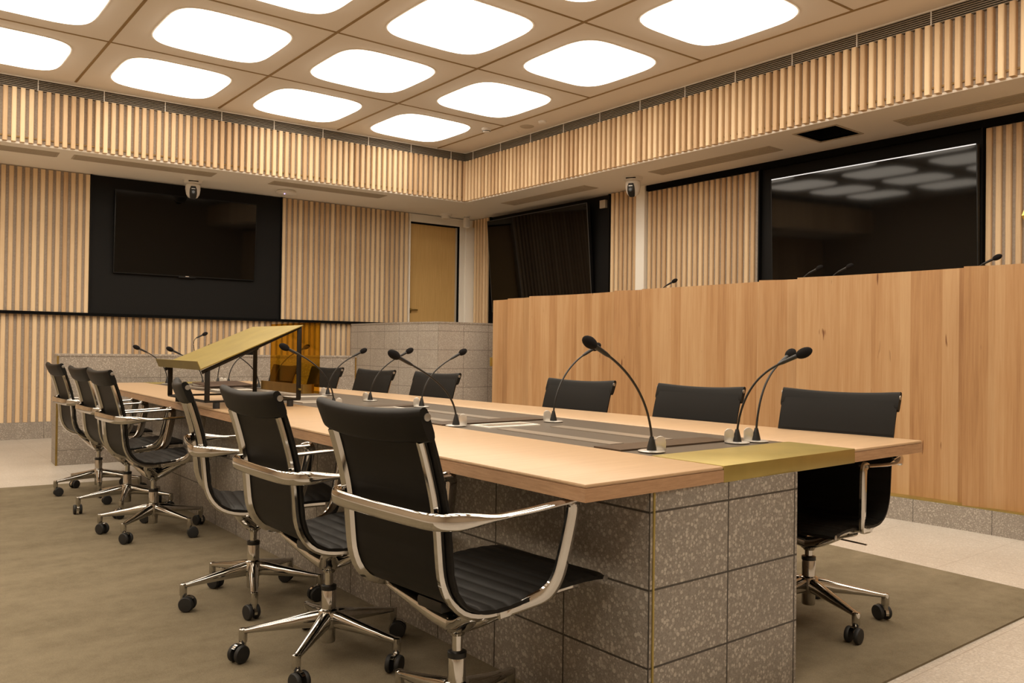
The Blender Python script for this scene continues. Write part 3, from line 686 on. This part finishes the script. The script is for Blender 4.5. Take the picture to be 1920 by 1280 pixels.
# ------------------------------------------------------------------ microphones
def bez(p0, p1, p2, p3, n=22):
    out = []
    for k in range(n + 1):
        s = k / n; q = 1 - s
        out.append(p0 * q ** 3 + p1 * 3 * q * q * s + p2 * 3 * q * s * s + p3 * s ** 3)
    return out
mic_i = 0
def mic(base, head, label, side, tab=True, thin=1.0, group='gooseneck microphones on the table'):
    B = Vector(base); H = Vector(head) - B
    t = thing('microphone', label, 'microphone', B, 0, group)
    d = Vector((H.x, H.y, 0)); L = max(d.length, 0.05); dn = d / d.length
    part('base_plate', MB().lathe([(0.046, 0.0), (0.046, 0.002), (0.040, 0.004)], 28), 'silver', t)
    part('base_cone', MB().lathe([(0.017, 0.003), (0.016, 0.012), (0.0085, 0.042), (0.0065, 0.05)], 16), 'plastic', t)
    if tab:
        m = MB(); pts = [(0.0, 0.004)] + [(0.018 - 0.018 * math.cos(a), 0.034 + 0.018 * math.sin(a)) for a in [PI * k / 8 for k in range(9)]] + [(0.036, 0.004)]
        n = len(pts); vs = [(x - 0.018, -0.0035, z) for x, z in pts] + [(x - 0.018, 0.0035, z) for x, z in pts]
        fs = [tuple(range(n)), tuple(range(2 * n - 1, n - 1, -1))] + [(k, (k + 1) % n, n + (k + 1) % n, n + k) for k in range(n)]
        part('switch_tab', m.add(vs, fs), 'silver', t, loc=(side * 0.024, -side * 0.018, 0), rot=(0, 0, math.radians(-38)), bevel=0.001)
    ax = (dn * 0.86 + Vector((0, 0, 0.42))).normalized()
    tip = H; neck_end = tip - ax * 0.105
    P1 = Vector((0, 0, H.z * 0.52)) + dn * (0.05 * L)
    P2 = neck_end - ax * 0.095
    path = bez(Vector((0, 0, 0.04)), P1, P2, neck_end)
    part('gooseneck', MB().sweep(path, [(0.0042 * thin, 0.0042 * thin)] * len(path), n=8), 'mic_metal', t)
    path2 = [neck_end - ax * 0.012, neck_end + ax * 0.004, neck_end + ax * 0.05, neck_end + ax * 0.07]
    part('mic_sleeve', MB().sweep(path2, [(0.0055, 0.0055), (0.0075, 0.0075), (0.0085, 0.0085), (0.0088, 0.0088)], n=12), 'mic_metal', t)
    part('mic_head', MB().ball(neck_end + ax * 0.085, 0.019, ax, 16, 10, (1.65, 1.0, 1.0)), 'foam', t)
mz = TZ
LAB = 'black gooseneck microphone '
mic((2.117, 1.905, mz), (1.800, 1.90, 1.112), LAB + 'at the near end leaning left over the table wing', 1)
mic((2.600, 1.915, mz), (2.715, 1.69, 1.088), LAB + 'at the near right end with the larger nearer head', -1)
mic((2.705, 1.905, mz), (2.960, 1.915, 1.084), LAB + 'at the near right end with the smaller farther head', -1)
mic((2.597, 2.956, mz), (2.890, 2.956, 1.105), LAB + 'leaning right in front of the third chair back from the right', -1)
mic((2.077, 3.012, mz), (1.742, 3.012, 1.058), LAB + 'leaning left behind the nearest left chair', 1)
mic((2.577, 4.089, mz), (2.880, 4.089, 1.067), LAB + 'leaning right, crossing the left-leaning stem behind the nearest left chair', -1)
mic((2.582, 4.710, mz), (2.886, 4.710, 1.068), LAB + 'leaning right between the two far right chairs before the stone parapet', -1)
mic((2.125, 4.300, mz), (1.83, 4.350, 1.083), LAB + 'leaning left in front of the amber lectern panel', 1)
mic((2.621, 5.397, mz), (2.915, 5.397, 1.062), LAB + 'leaning right just beside the amber lectern panel', -1)
mic((2.134, 7.520, mz), (1.860, 7.520, 1.062), LAB + 'at the far end leaning left, leftmost on the table', 1)
mic((2.270, 7.000, mz), (1.985, 7.000, 1.052), LAB + 'leaning left just left of the brass lectern plate', 1)
mic((2.560, 7.480, mz), (2.50, 7.560, 1.075), LAB + 'at the far end standing nearly straight behind the lectern', 1)
mic((2.592, 7.300, mz), (2.850, 7.300, 1.058), LAB + 'leaning right under the high edge of the lectern plate', -1)
mic((2.560, 6.520, mz), (2.200, 6.480, 1.085), LAB + 'leaning left behind the lectern plate', 1)
mic((2.640, 6.400, mz), (2.930, 6.400, 1.085), LAB + 'leaning right behind the amber lectern panel', -1)
for (x, y, z), w in (((5.98, 5.10, 1.745), 'left of the large right screen before the slats'), ((5.98, 3.62, 1.765), 'before the dark screen, the left of two'), ((5.98, 3.365, 1.760), 'before the dark screen, the right of two'), ((5.98, 2.315, 1.745), 'at the right edge of view')):
    mic((x - 0.06, y + 0.20, 1.34), (x, y, z), 'black microphone peeking over the timber bench ' + w, 1, True, 1.0, 'gooseneck microphones on the raised bench')
mic((2.735 + 0.04, 8.75, 0.75), (2.87, 8.75, 1.205), 'thin tall microphone behind the low stone wall', 1, False, 0.8, 'microphones behind the low wall')

# ------------------------------------------------------------------ lectern on the table
LX0, LX1, LY0, LY1 = 1.470, 1.985, 4.46, 5.12
t = thing('table_lectern', 'sloping brass table lectern on a black frame with amber panel', 'lectern', (LX0, LY0, TZ + 0.0004))
def bar(mb, p, q, w, h, up=(0, 0, 1)): return mb.sweep([p, q], (w, h), up=up, n=4, power=2)
W_, D_ = LX1 - LX0, LY1 - LY0
zl, zh = 0.205, 0.452
def barbox(name, a, b, hw, hh, mat='frame_black'):
    a = Vector(a); b = Vector(b); d = (b - a); L = d.length; up = Vector((0, 1, 0)); sd = d.cross(up).normalized()
    part(name, MB().obox((a + b) / 2, d, sd, up, L / 2, hh, hw), mat, t, bevel=0.003)
for yy in (0.0, D_):
    barbox('leg', (0, yy, 0.038), (0, yy, zl), 0.004, 0.014)
    barbox('leg', (W_, yy, 0.038), (W_, yy, zh), 0.004, 0.014)
    barbox('base_rail', (-0.012, yy, 0.038), (W_ + 0.012, yy, 0.038), 0.004, 0.006)
    barbox('slope_rail', (-0.03, yy, zl - 0.012), (W_ + 0.01, yy, zh), 0.004, 0.010)
part('cross_rail', MB().box(-0.01, 0.01, 0, D_, 0.032, 0.042), 'frame_black', t)
part('cross_rail', MB().box(W_ - 0.01, W_ + 0.01, 0, D_, 0.032, 0.042), 'frame_black', t)
for fx_, fy_ in ((0.05, 0.0), (0.05, D_ - 0.0), (W_ - 0.05, 0.0), (W_ - 0.05, D_)):
    part('rubber_foot', MB().lathe([(0.018, 0.0), (0.018, 0.033)], 16, (fx_, fy_, 0)), 'rubber', t)
# plate with lip: profile in x-z extruded along y
sl = Vector((W_ + 0.05, 0, zh - zl)).normalized(); nl = Vector((-sl.z, 0, sl.x))
p0 = Vector((-0.050, 0, zl + 0.002)); p1 = Vector((W_ + 0.004, 0, zl + 0.002 + (W_ + 0.054) * sl.z / sl.x)); p2 = p0 + Vector((-0.020, 0, 0.046))
prof = [p2, p0, p1, p1 + nl * 0.004, p0 + nl * 0.006 + sl * 0.003, p2 + Vector((0.003, 0, 0.001))]
vs = [(p.x, y, p.z) for y in (-0.045, D_ + 0.06) for p in prof]; n = len(prof)
fs = [tuple(range(n)), tuple(range(2 * n - 1, n - 1, -1))] + [(k, (k + 1) % n, n + (k + 1) % n, n + k) for k in range(n)]
part('brass_plate', MB().add(vs, fs), 'brass_plate', t, smooth=False)
pa = part('amber_panel', MB().box(W_ + 0.075, W_ + 0.081, -0.10, D_ - 0.06, 0.072, zh + 0.025), 'amber', t)
part('brass_bar', MB().box(W_ + 0.02, W_ + 0.025, -0.005, D_ - 0.05, 0.068, 0.122), 'brass_dull', t)
part('brass_bar_end', MB().box(W_ + 0.02, W_ + 0.090, -0.010, -0.005, 0.068, 0.122), 'brass_dull', t)
part('fixing_screw', MB().lathe([(0.006, -0.018), (0.006, 0.0)], 12, (W_, -0.004, 0.095), 'y'), 'brass', t)
t = thing('document_folder', 'brown leather folder lying on the tray behind the lectern', 'folder', (2.36, 6.86, TZ + 0.0005), math.radians(4))
part('cover', MB().box(-0.16, 0.22, -0.16, 0.18, 0.0, 0.006), 'leather_brown', t, bevel=0.002)
part('cover', MB().obox((0.03, 0.0, 0.022), (1, 0, 0.02), (0, 1, 0.06), (0, 0, 1), 0.19, 0.17, 0.003), 'leather_brown', t, bevel=0.002)
part('pages', MB().box(-0.15, 0.21, -0.15, 0.17, 0.006, 0.0115), 'white_plate', t)

# ------------------------------------------------------------------ chairs
PROF = [(-.289, 0, .926), (-.264, 0, .862), (-.244, 0, .80), (-.223, 0, .722), (-.211, 0, .65), (-.204, 0, .58), (-.197, 0, .53), (-.180, 0, .487), (-.150, 0, .454), (-.110, 0, .436), (-.06, 0, .429), (0, 0, .431), (.08, 0, .440), (.17, 0, .447), (.26, 0, .449), (.33, 0, .445), (.352, 0, .438)]
cur = catmull(PROF, 10)
arc = [0.0]
for a, b in zip(cur, cur[1:]): arc.append(arc[-1] + (b - a).length)
def at_arc(s):
    s = max(0, min(s, arc[-1]))
    for i in range(len(arc) - 1):
        if arc[i + 1] >= s:
            f = (s - arc[i]) / max(arc[i + 1] - arc[i], 1e-9); p = cur[i].lerp(cur[i + 1], f); tt = (cur[i + 1] - cur[i]).normalized(); return p, tt
    return cur[-1], (cur[-1] - cur[-2]).normalized()
def sling(s0, s1, hw, rib=0.046, amp=0.0035, thick=0.010, step=0.0046, smooth_to=0.0):
    m = MB(); n = int((s1 - s0) / step); cols = [-1, -0.97, -0.9, -0.5, 0, 0.5, 0.9, 0.97, 1]; vs = []; nc = len(cols)
    for i in range(n + 1):
        s = s0 + (s1 - s0) * i / n; p, tt = at_arc(s)
        nr = Vector((-tt.z, 0, tt.x))           # towards the sitter
        if nr.x < 0 and nr.z < 0: nr = -nr
        q = abs(math.sin(PI * (s - s0) / rib)); r_ = amp * (q ** 0.5) if s > smooth_to else amp
        for c in cols:
            e = 1.0 if abs(c) < 0.95 else 0.55
            vs.append(p + Vector((0, c * hw, 0)) + nr * ((thick * 0.55 + r_) * e))
        for c in reversed(cols):
            e = 1.0 if abs(c) < 0.95 else 0.6
            vs.append(p + Vector((0, c * hw, 0)) - nr * ((thick * 0.5 + r_ * 0.25) * e))
    k = 2 * nc; fs = []
    for i in range(n):
        for j in range(k): fs.append((i * k + j, i * k + (j + 1) % k, (i + 1) * k + (j + 1) % k, (i + 1) * k + j))
    fs += [tuple(range(k - 1, -1, -1)), tuple(n * k + j for j in range(k))]
    return m.add(vs, fs)
S_BEND = 0.545
HWC = 0.230
CH = {}
CH['backrest'] = sling(0.03, S_BEND, HWC, smooth_to=0.17).mesh('backrest', angle=60)
CH['seat'] = sling(S_BEND, arc[-1] - 0.004, HWC, amp=0.0045, thick=0.013).mesh('seat', angle=60)
# headrest wrap
m = MB(); vs = []; NS = 16; NY = 14
p_lo, _ = at_arc(0.058); p_hi, _ = at_arc(0.0)
axis = (p_hi - p_lo).normalized(); outw = Vector((-axis.z, 0, axis.x))
if outw.x > 0: outw = -outw
for j in range(NY + 1):
    y = -0.235 + 0.470 * j / NY; sag = 0.018 * (1 - (y / 0.238) ** 2)
    edge = 1.0 if abs(y) < 0.225 else 0.72
    for k in range(NS):
        a = 2 * PI * k / NS; c_, s_ = math.cos(a), math.sin(a)
        hl_ = (p_hi - p_lo).length / 2 + 0.014
        th = (0.0175 + 0.004 * max(0, s_)) * edge
        q = (p_lo + p_hi) / 2 + axis * (hl_ * math.copysign(abs(s_) ** 0.55, s_)) + outw * (th * math.copysign(abs(c_) ** 0.8, c_) + 0.007 + sag) + Vector((0, y, 0.006 * (y / 0.238) ** 2))
        vs.append(q)
fs = [(j * NS + k, j * NS + (k + 1) % NS, (j + 1) * NS + (k + 1) % NS, (j + 1) * NS + k) for j in range(NY) for k in range(NS)]
fs += [tuple(range(NS - 1, -1, -1)), tuple(NY * NS + k for k in range(NS))]
CH['headrest'] = m.add(vs, fs).mesh('headrest', angle=60)
# chrome side rail behind the leather edge
def rail(sgn):
    path = []; 
    for i in range(34):
        s = 0.085 + (0.98 - 0.085) * i / 33
        s = min(s, arc[-1] - 0.10); p, tt = at_arc(s); nr = Vector((-tt.z, 0, tt.x))
        if nr.x < 0 and nr.z < 0: nr = -nr
        path.append(p - nr * 0.017 + Vector((0, sgn * 0.212, 0)))
    dims = [(0.019, 0.0075)] * len(path)
    return MB().sweep(path, dims, up=(0, sgn, 0), n=12, power=3.5)
def rail2(sgn):
    path = []; vs = []; m = MB(); K = 40
    for i in range(K + 1):
        s = 0.066 + (arc[-1] - 0.166) * i / K; p, tt = at_arc(s); nr = Vector((-tt.z, 0, tt.x))
        if nr.x < 0 and nr.z < 0: nr = -nr
        w0 = 0.184; w1 = 0.213
        base = p - nr * 0.008
        ring = [(w0, 0.0), (w0 + 0.004, 0.012), (w1 - 0.006, 0.0165), (w1, 0.010), (w1, 0.0)]
        vs += [base + Vector((0, sgn * a, 0)) - nr * b for a, b in ring]
    n = 5; fs = [(i * n + k, i * n + (k + 1) % n, (i + 1) * n + (k + 1) % n, (i + 1) * n + k) for i in range(K) for k in range(n)]
    fs += [tuple(range(n)), tuple(K * n + k for k in range(n))]
    return m.add(vs, fs)
CH['rail_r'] = rail2(-1).mesh('side_rail', angle=30); CH['rail_l'] = rail2(1).mesh('side_rail', angle=30)
# arm band
half = [(0.172, -0.262), (0.10, -0.268), (0.0, -0.272), (-0.10, -0.272), (-0.17, -0.270), (-0.215, -0.262), (-0.246, -0.238), (-0.262, -0.20), (-0.268, -0.12), (-0.270, 0.0)]
full = half + [(x, -y) for x, y in reversed(half[:-1])]
pts = catmull([(x, y, 0.674 + 0.010 * max(0, (x + 0.05)) / 0.22) for x, y in full], 6)
dims = []
for p in pts:
    f = max(0.0, min(1.0, (p.x + 0.22) / 0.14))      # 0 at the rear, 1 along the arms
    f = f * f * (3 - 2 * f)
    dims.append((0.009 + 0.011 * f, 0.0215 - 0.0145 * f))
CH['arm_band'] = MB().sweep(pts, dims, n=14, power=2.2).mesh('arm_band', angle=50)
def post(sgn):
    P_ = catmull([(0.150, 0.262, 0.681), (0.168, 0.262, 0.676), (0.170, 0.260, 0.655), (0.150, 0.256, 0.60), (0.118, 0.250, 0.52), (0.092, 0.243, 0.462), (0.066, 0.233, 0.437), (0.02, 0.222, 0.425), (-0.03, 0.215, 0.417)], 5)
    P_ = [(p.x, sgn * p.y, p.z) for p in P_]
    return MB().sweep(P_, [(0.007, 0.021)] * len(P_), up=(1, 0, 0.45), n=12, power=3.0)
def post2(sgn):
    P_ = catmull([(0.140, 0.262, 0.685), (0.166, 0.262, 0.682), (0.176, 0.261, 0.664), (0.168, 0.257, 0.61), (0.153, 0.251, 0.54), (0.138, 0.245, 0.485), (0.112, 0.236, 0.447), (0.06, 0.224, 0.429), (-0.04, 0.213, 0.414)], 5)
    m = MB(); vs = []; K = len(P_)
    for i, p in enumerate(P_):
        tt = (P_[min(i + 1, K - 1)] - P_[max(i - 1, 0)]).normalized()
        nr = Vector((-tt.z, 0, tt.x)).normalized()     # in-plane normal
        w = 0.022 if i < K * 0.72 else 0.022 - 0.010 * (i / K - 0.72) / 0.28
        w = min(w, 0.008 + 0.0022 * i) if i < 8 else w
        th = 0.007
        for a, b in ((-1, -1), (-0.8, -1.0), (0.8, -1.0), (1, -1), (1, 1), (0.8, 1.0), (-0.8, 1.0), (-1, 1)):
            vs.append(Vector((p.x, sgn * p.y, p.z)) + nr * (w * a * (0.985 if abs(a) == 1 else 1)) + Vector((0, b * th * (0.6 if abs(a) == 1 else 1), 0)))
    n = 8; fs = [(i * n + k, i * n + (k + 1) % n, (i + 1) * n + (k + 1) % n, (i + 1) * n + k) for i in range(K - 1) for k in range(n)]
    fs += [tuple(range(n)), tuple((K - 1) * n + k for k in range(n))]
    return m.add(vs, fs)
CH['post_r'] = post2(-1).mesh('arm_post', angle=45); CH['post_l'] = post2(1).mesh('arm_post', angle=45)
# yoke under the seat
m = MB(); m.lathe([(0.020, 0.300), (0.026, 0.312), (0.034, 0.335), (0.036, 0.352)], 20)
for sy in (-1, 1):
    for tx in (-0.085, 0.095):
        P_ = catmull([(0.0, 0.0, 0.330), (tx * 0.35, sy * 0.06, 0.352), (tx * 0.8, sy * 0.135, 0.392), (tx, sy * 0.205, 0.416)], 6)
        K = len(P_)
        m.sweep(P_, [(0.040 - 0.022 * i / (K - 1), 0.028 - 0.018 * i / (K - 1)) for i in range(K)], n=12, power=2.4)
CH['yoke'] = m.mesh('yoke', angle=60)
CH['mech'] = MB().box(-0.10, 0.11, -0.055, 0.055, 0.385, 0.418).mesh('tilt_housing', bevel=0.01)
CH['lever'] = MB().sweep([(0.02, 0.03, 0.385), (0.05, 0.14, 0.375), (0.06, 0.235, 0.372)], (0.005, 0.003), n=8).mesh('lever')
CH['bolt'] = MB().lathe([(0.0095, 0.0), (0.0095, 0.002), (0.005, 0.003)], 16, (0, 0, 0), 'y').mesh('bolt')
CH['col_up'] = MB().lathe([(0.0145, 0.20), (0.0145, 0.325)], 20).mesh('gas_piston')
CH['col_lo'] = MB().lathe([(0.0235, 0.052), (0.025, 0.056), (0.025, 0.236), (0.0235, 0.24)], 24).mesh('gas_column')
CH['collar'] = MB().lathe([(0.0262, 0.232), (0.0262, 0.246), (0.019, 0.249)], 24).mesh('collar')
CH['hub'] = MB().lathe([(0.030, 0.100), (0.040, 0.112), (0.042, 0.140), (0.034, 0.163), (0.026, 0.168)], 24).mesh('hub')
m = MB(); P_ = [(0.018, 0, 0.134), (0.06, 0, 0.130), (0.13, 0, 0.121), (0.20, 0, 0.112), (0.262, 0, 0.104), (0.283, 0, 0.1015)]
m.sweep(P_, [(0.021, 0.030), (0.0215, 0.0275), (0.019, 0.020), (0.0165, 0.0145), (0.0145, 0.0095), (0.0135, 0.0085)], n=12, power=2.6)
m.lathe([(0.0125, 0.062), (0.0145, 0.066), (0.0145, 0.100), (0.0140, 0.108), (0.010, 0.1105)], 16, (0.283, 0, 0))
CH['leg'] = m.mesh('leg', angle=50)
# caster: origin on the floor below its stem
m = MB(); m.lathe([(0.008, 0.040), (0.011, 0.046), (0.011, 0.066)], 14)
n = 10; vs = []
for w in (-0.0065, 0.0065):
    for r in (0.0335, 0.026):
        for k in range(n + 1):
            a = math.radians(-12 + 150 * k / n); vs.append((-0.018 + r * math.cos(a), w, 0.030 + r * math.sin(a)))
q = n + 1; fs = []
for k in range(n):
    fs += [(k, k + 1, q + k + 1, q + k), (2 * q + k, 3 * q + k, 3 * q + k + 1, 2 * q + k + 1), (k, 2 * q + k, 2 * q + k + 1, k + 1), (q + k, q + k + 1, 3 * q + k + 1, 3 * q + k)]
fs += [(0, q, 3 * q, 2 * q), (n, 2 * q + n, 3 * q + n, q + n)]
m.add(vs, fs); m.box(-0.022, 0.004, -0.006, 0.006, 0.036, 0.052)
CH['caster'] = m.mesh('caster', angle=45)
CH['wheel'] = MB().lathe([(0.020, -0.0085), (0.0275, -0.0075), (0.030, -0.004), (0.030, 0.004), (0.0275, 0.0075), (0.020, 0.0085)], 24, (0, 0, 0), 'y').mesh('wheel')
CMAT = dict(backrest='leather', seat='leather', headrest='leather', rail_r='chrome', rail_l='chrome', arm_band='chrome', post_r='chrome', post_l='chrome', yoke='chrome', mech='plastic', lever='steel', bolt='bolt_steel', col_up='chrome', col_lo='chrome', collar='plastic', hub='chrome', leg='chrome', caster='chrome', wheel='rubber')
CNAME = dict(rail_r='side_rail', rail_l='side_rail', post_r='arm_post', post_l='arm_post', mech='tilt_housing', col_up='gas_piston', col_lo='gas_column')
for k, me in CH.items():
    me.materials.append(M[CMAT[k]])
def chair(x, y, yaw, label, spoke, dz=0.0, seed=0, zfloor=0.008):
    rng = random.Random(seed)
    c = thing('office_chair', label, 'chair', (x, y, zfloor), math.radians(yaw), 'black leather office chairs around the table')
    def p(k, loc=(0, 0, 0), rot=None, parent=c): return link(CNAME.get(k, k), CH[k], None, parent, loc, rot)
    up = (0, 0, dz - zfloor)
    for k in ('backrest', 'seat', 'headrest', 'rail_r', 'rail_l', 'arm_band', 'post_r', 'post_l', 'yoke', 'mech', 'lever', 'col_up'): p(k, up)
    for sy in (-1, 1):
        yy = sy * 0.2352
        r = (0, 0, 0) if sy > 0 else (0, 0, PI)
        p('bolt', (-0.287, yy, 0.920 + dz - zfloor), r); p('bolt', (0.343, sy * 0.2300, 0.441 + dz - zfloor), r)
    col = p('col_lo'); p('collar', (0, 0, 0), None, col); p('hub')
    for k in range(5):
        a = math.radians(spoke - yaw + 72 * k)
        p('leg', (0, 0, 0), (0, 0, a))
        cs = p('caster', (0.283 * math.cos(a), 0.283 * math.sin(a), 0), (0, 0, a + rng.uniform(-2.6, 2.6)))
        for sy in (-1, 1): p('wheel', (-0.018, sy * 0.0165, 0.030), (0, 0, 0), cs)
    return c
A_ = 'black leather swivel chair '
chair(1.300, 1.865, 4, A_ + 'on the left, nearest the viewer at the table corner', 20, 0, 1)
chair(1.300, 2.645, 0, A_ + 'on the left, second from the near end', 8, 0, 2)
chair(1.335, 3.430, -13, A_ + 'on the left, third from the near end, turned almost edge-on', 34, -0.005, 3)
chair(1.350, 4.985, 1, A_ + 'on the left, first beyond the gap beside the lectern', 8, 0, 4)
chair(1.395, 5.753, 1, A_ + 'on the left, second from the far end', 34, -0.005, 5)
chair(1.397, 6.569, 1, A_ + 'on the left at the far end beside the low stone wall', 43, 0, 6)
RC = [(3.055, 1.895, 188, 'on the right at the near corner, casters showing beside the pedestal', 28, -0.02),
      (3.100, 2.700, 186, 'on the right, second from the near end before the timber bench', 10, -0.033),
      (3.050, 3.535, 186, 'on the right, third from the near end before the timber bench', 50, -0.033),
      (2.970, 4.950, 185, 'on the right before the stone parapet, nearer of the two there', 25, -0.033),
      (2.920, 5.750, 184, 'on the right before the stone parapet, farther of the two there', 60, -0.033),
      (2.880, 6.530, 184, 'on the right half hidden by the amber panel', 5, -0.033),
      (2.850, 7.340, 182, 'on the right at the far end seen through the amber panel', 35, -0.033)]
for k, (x, y, yw, lb, sp, dz) in enumerate(RC):
    c = chair(x, y, yw, A_ + lb, sp, dz, 20 + k)
    c.scale = (1, 1.08, 1)

# ------------------------------------------------------------------ world and view
w = bpy.data.worlds.new('world'); SC.world = w; w.use_nodes = True
w.node_tree.nodes['Background'].inputs[0].default_value = (0.02, 0.017, 0.013, 1)
vs_ = SC.view_settings
SC.display_settings.display_device = 'sRGB'
vs_.view_transform = 'Standard'; vs_.look = 'None'; vs_.exposure = -0.34; vs_.gamma = 1.0; vs_.use_curve_mapping = False
SC.cycles.max_bounces = 8; SC.cycles.diffuse_bounces = 6; SC.cycles.glossy_bounces = 4; SC.cycles.transparent_max_bounces = 6
SC.cycles.sample_clamp_indirect = 6.0
SC.cycles.use_denoising = True
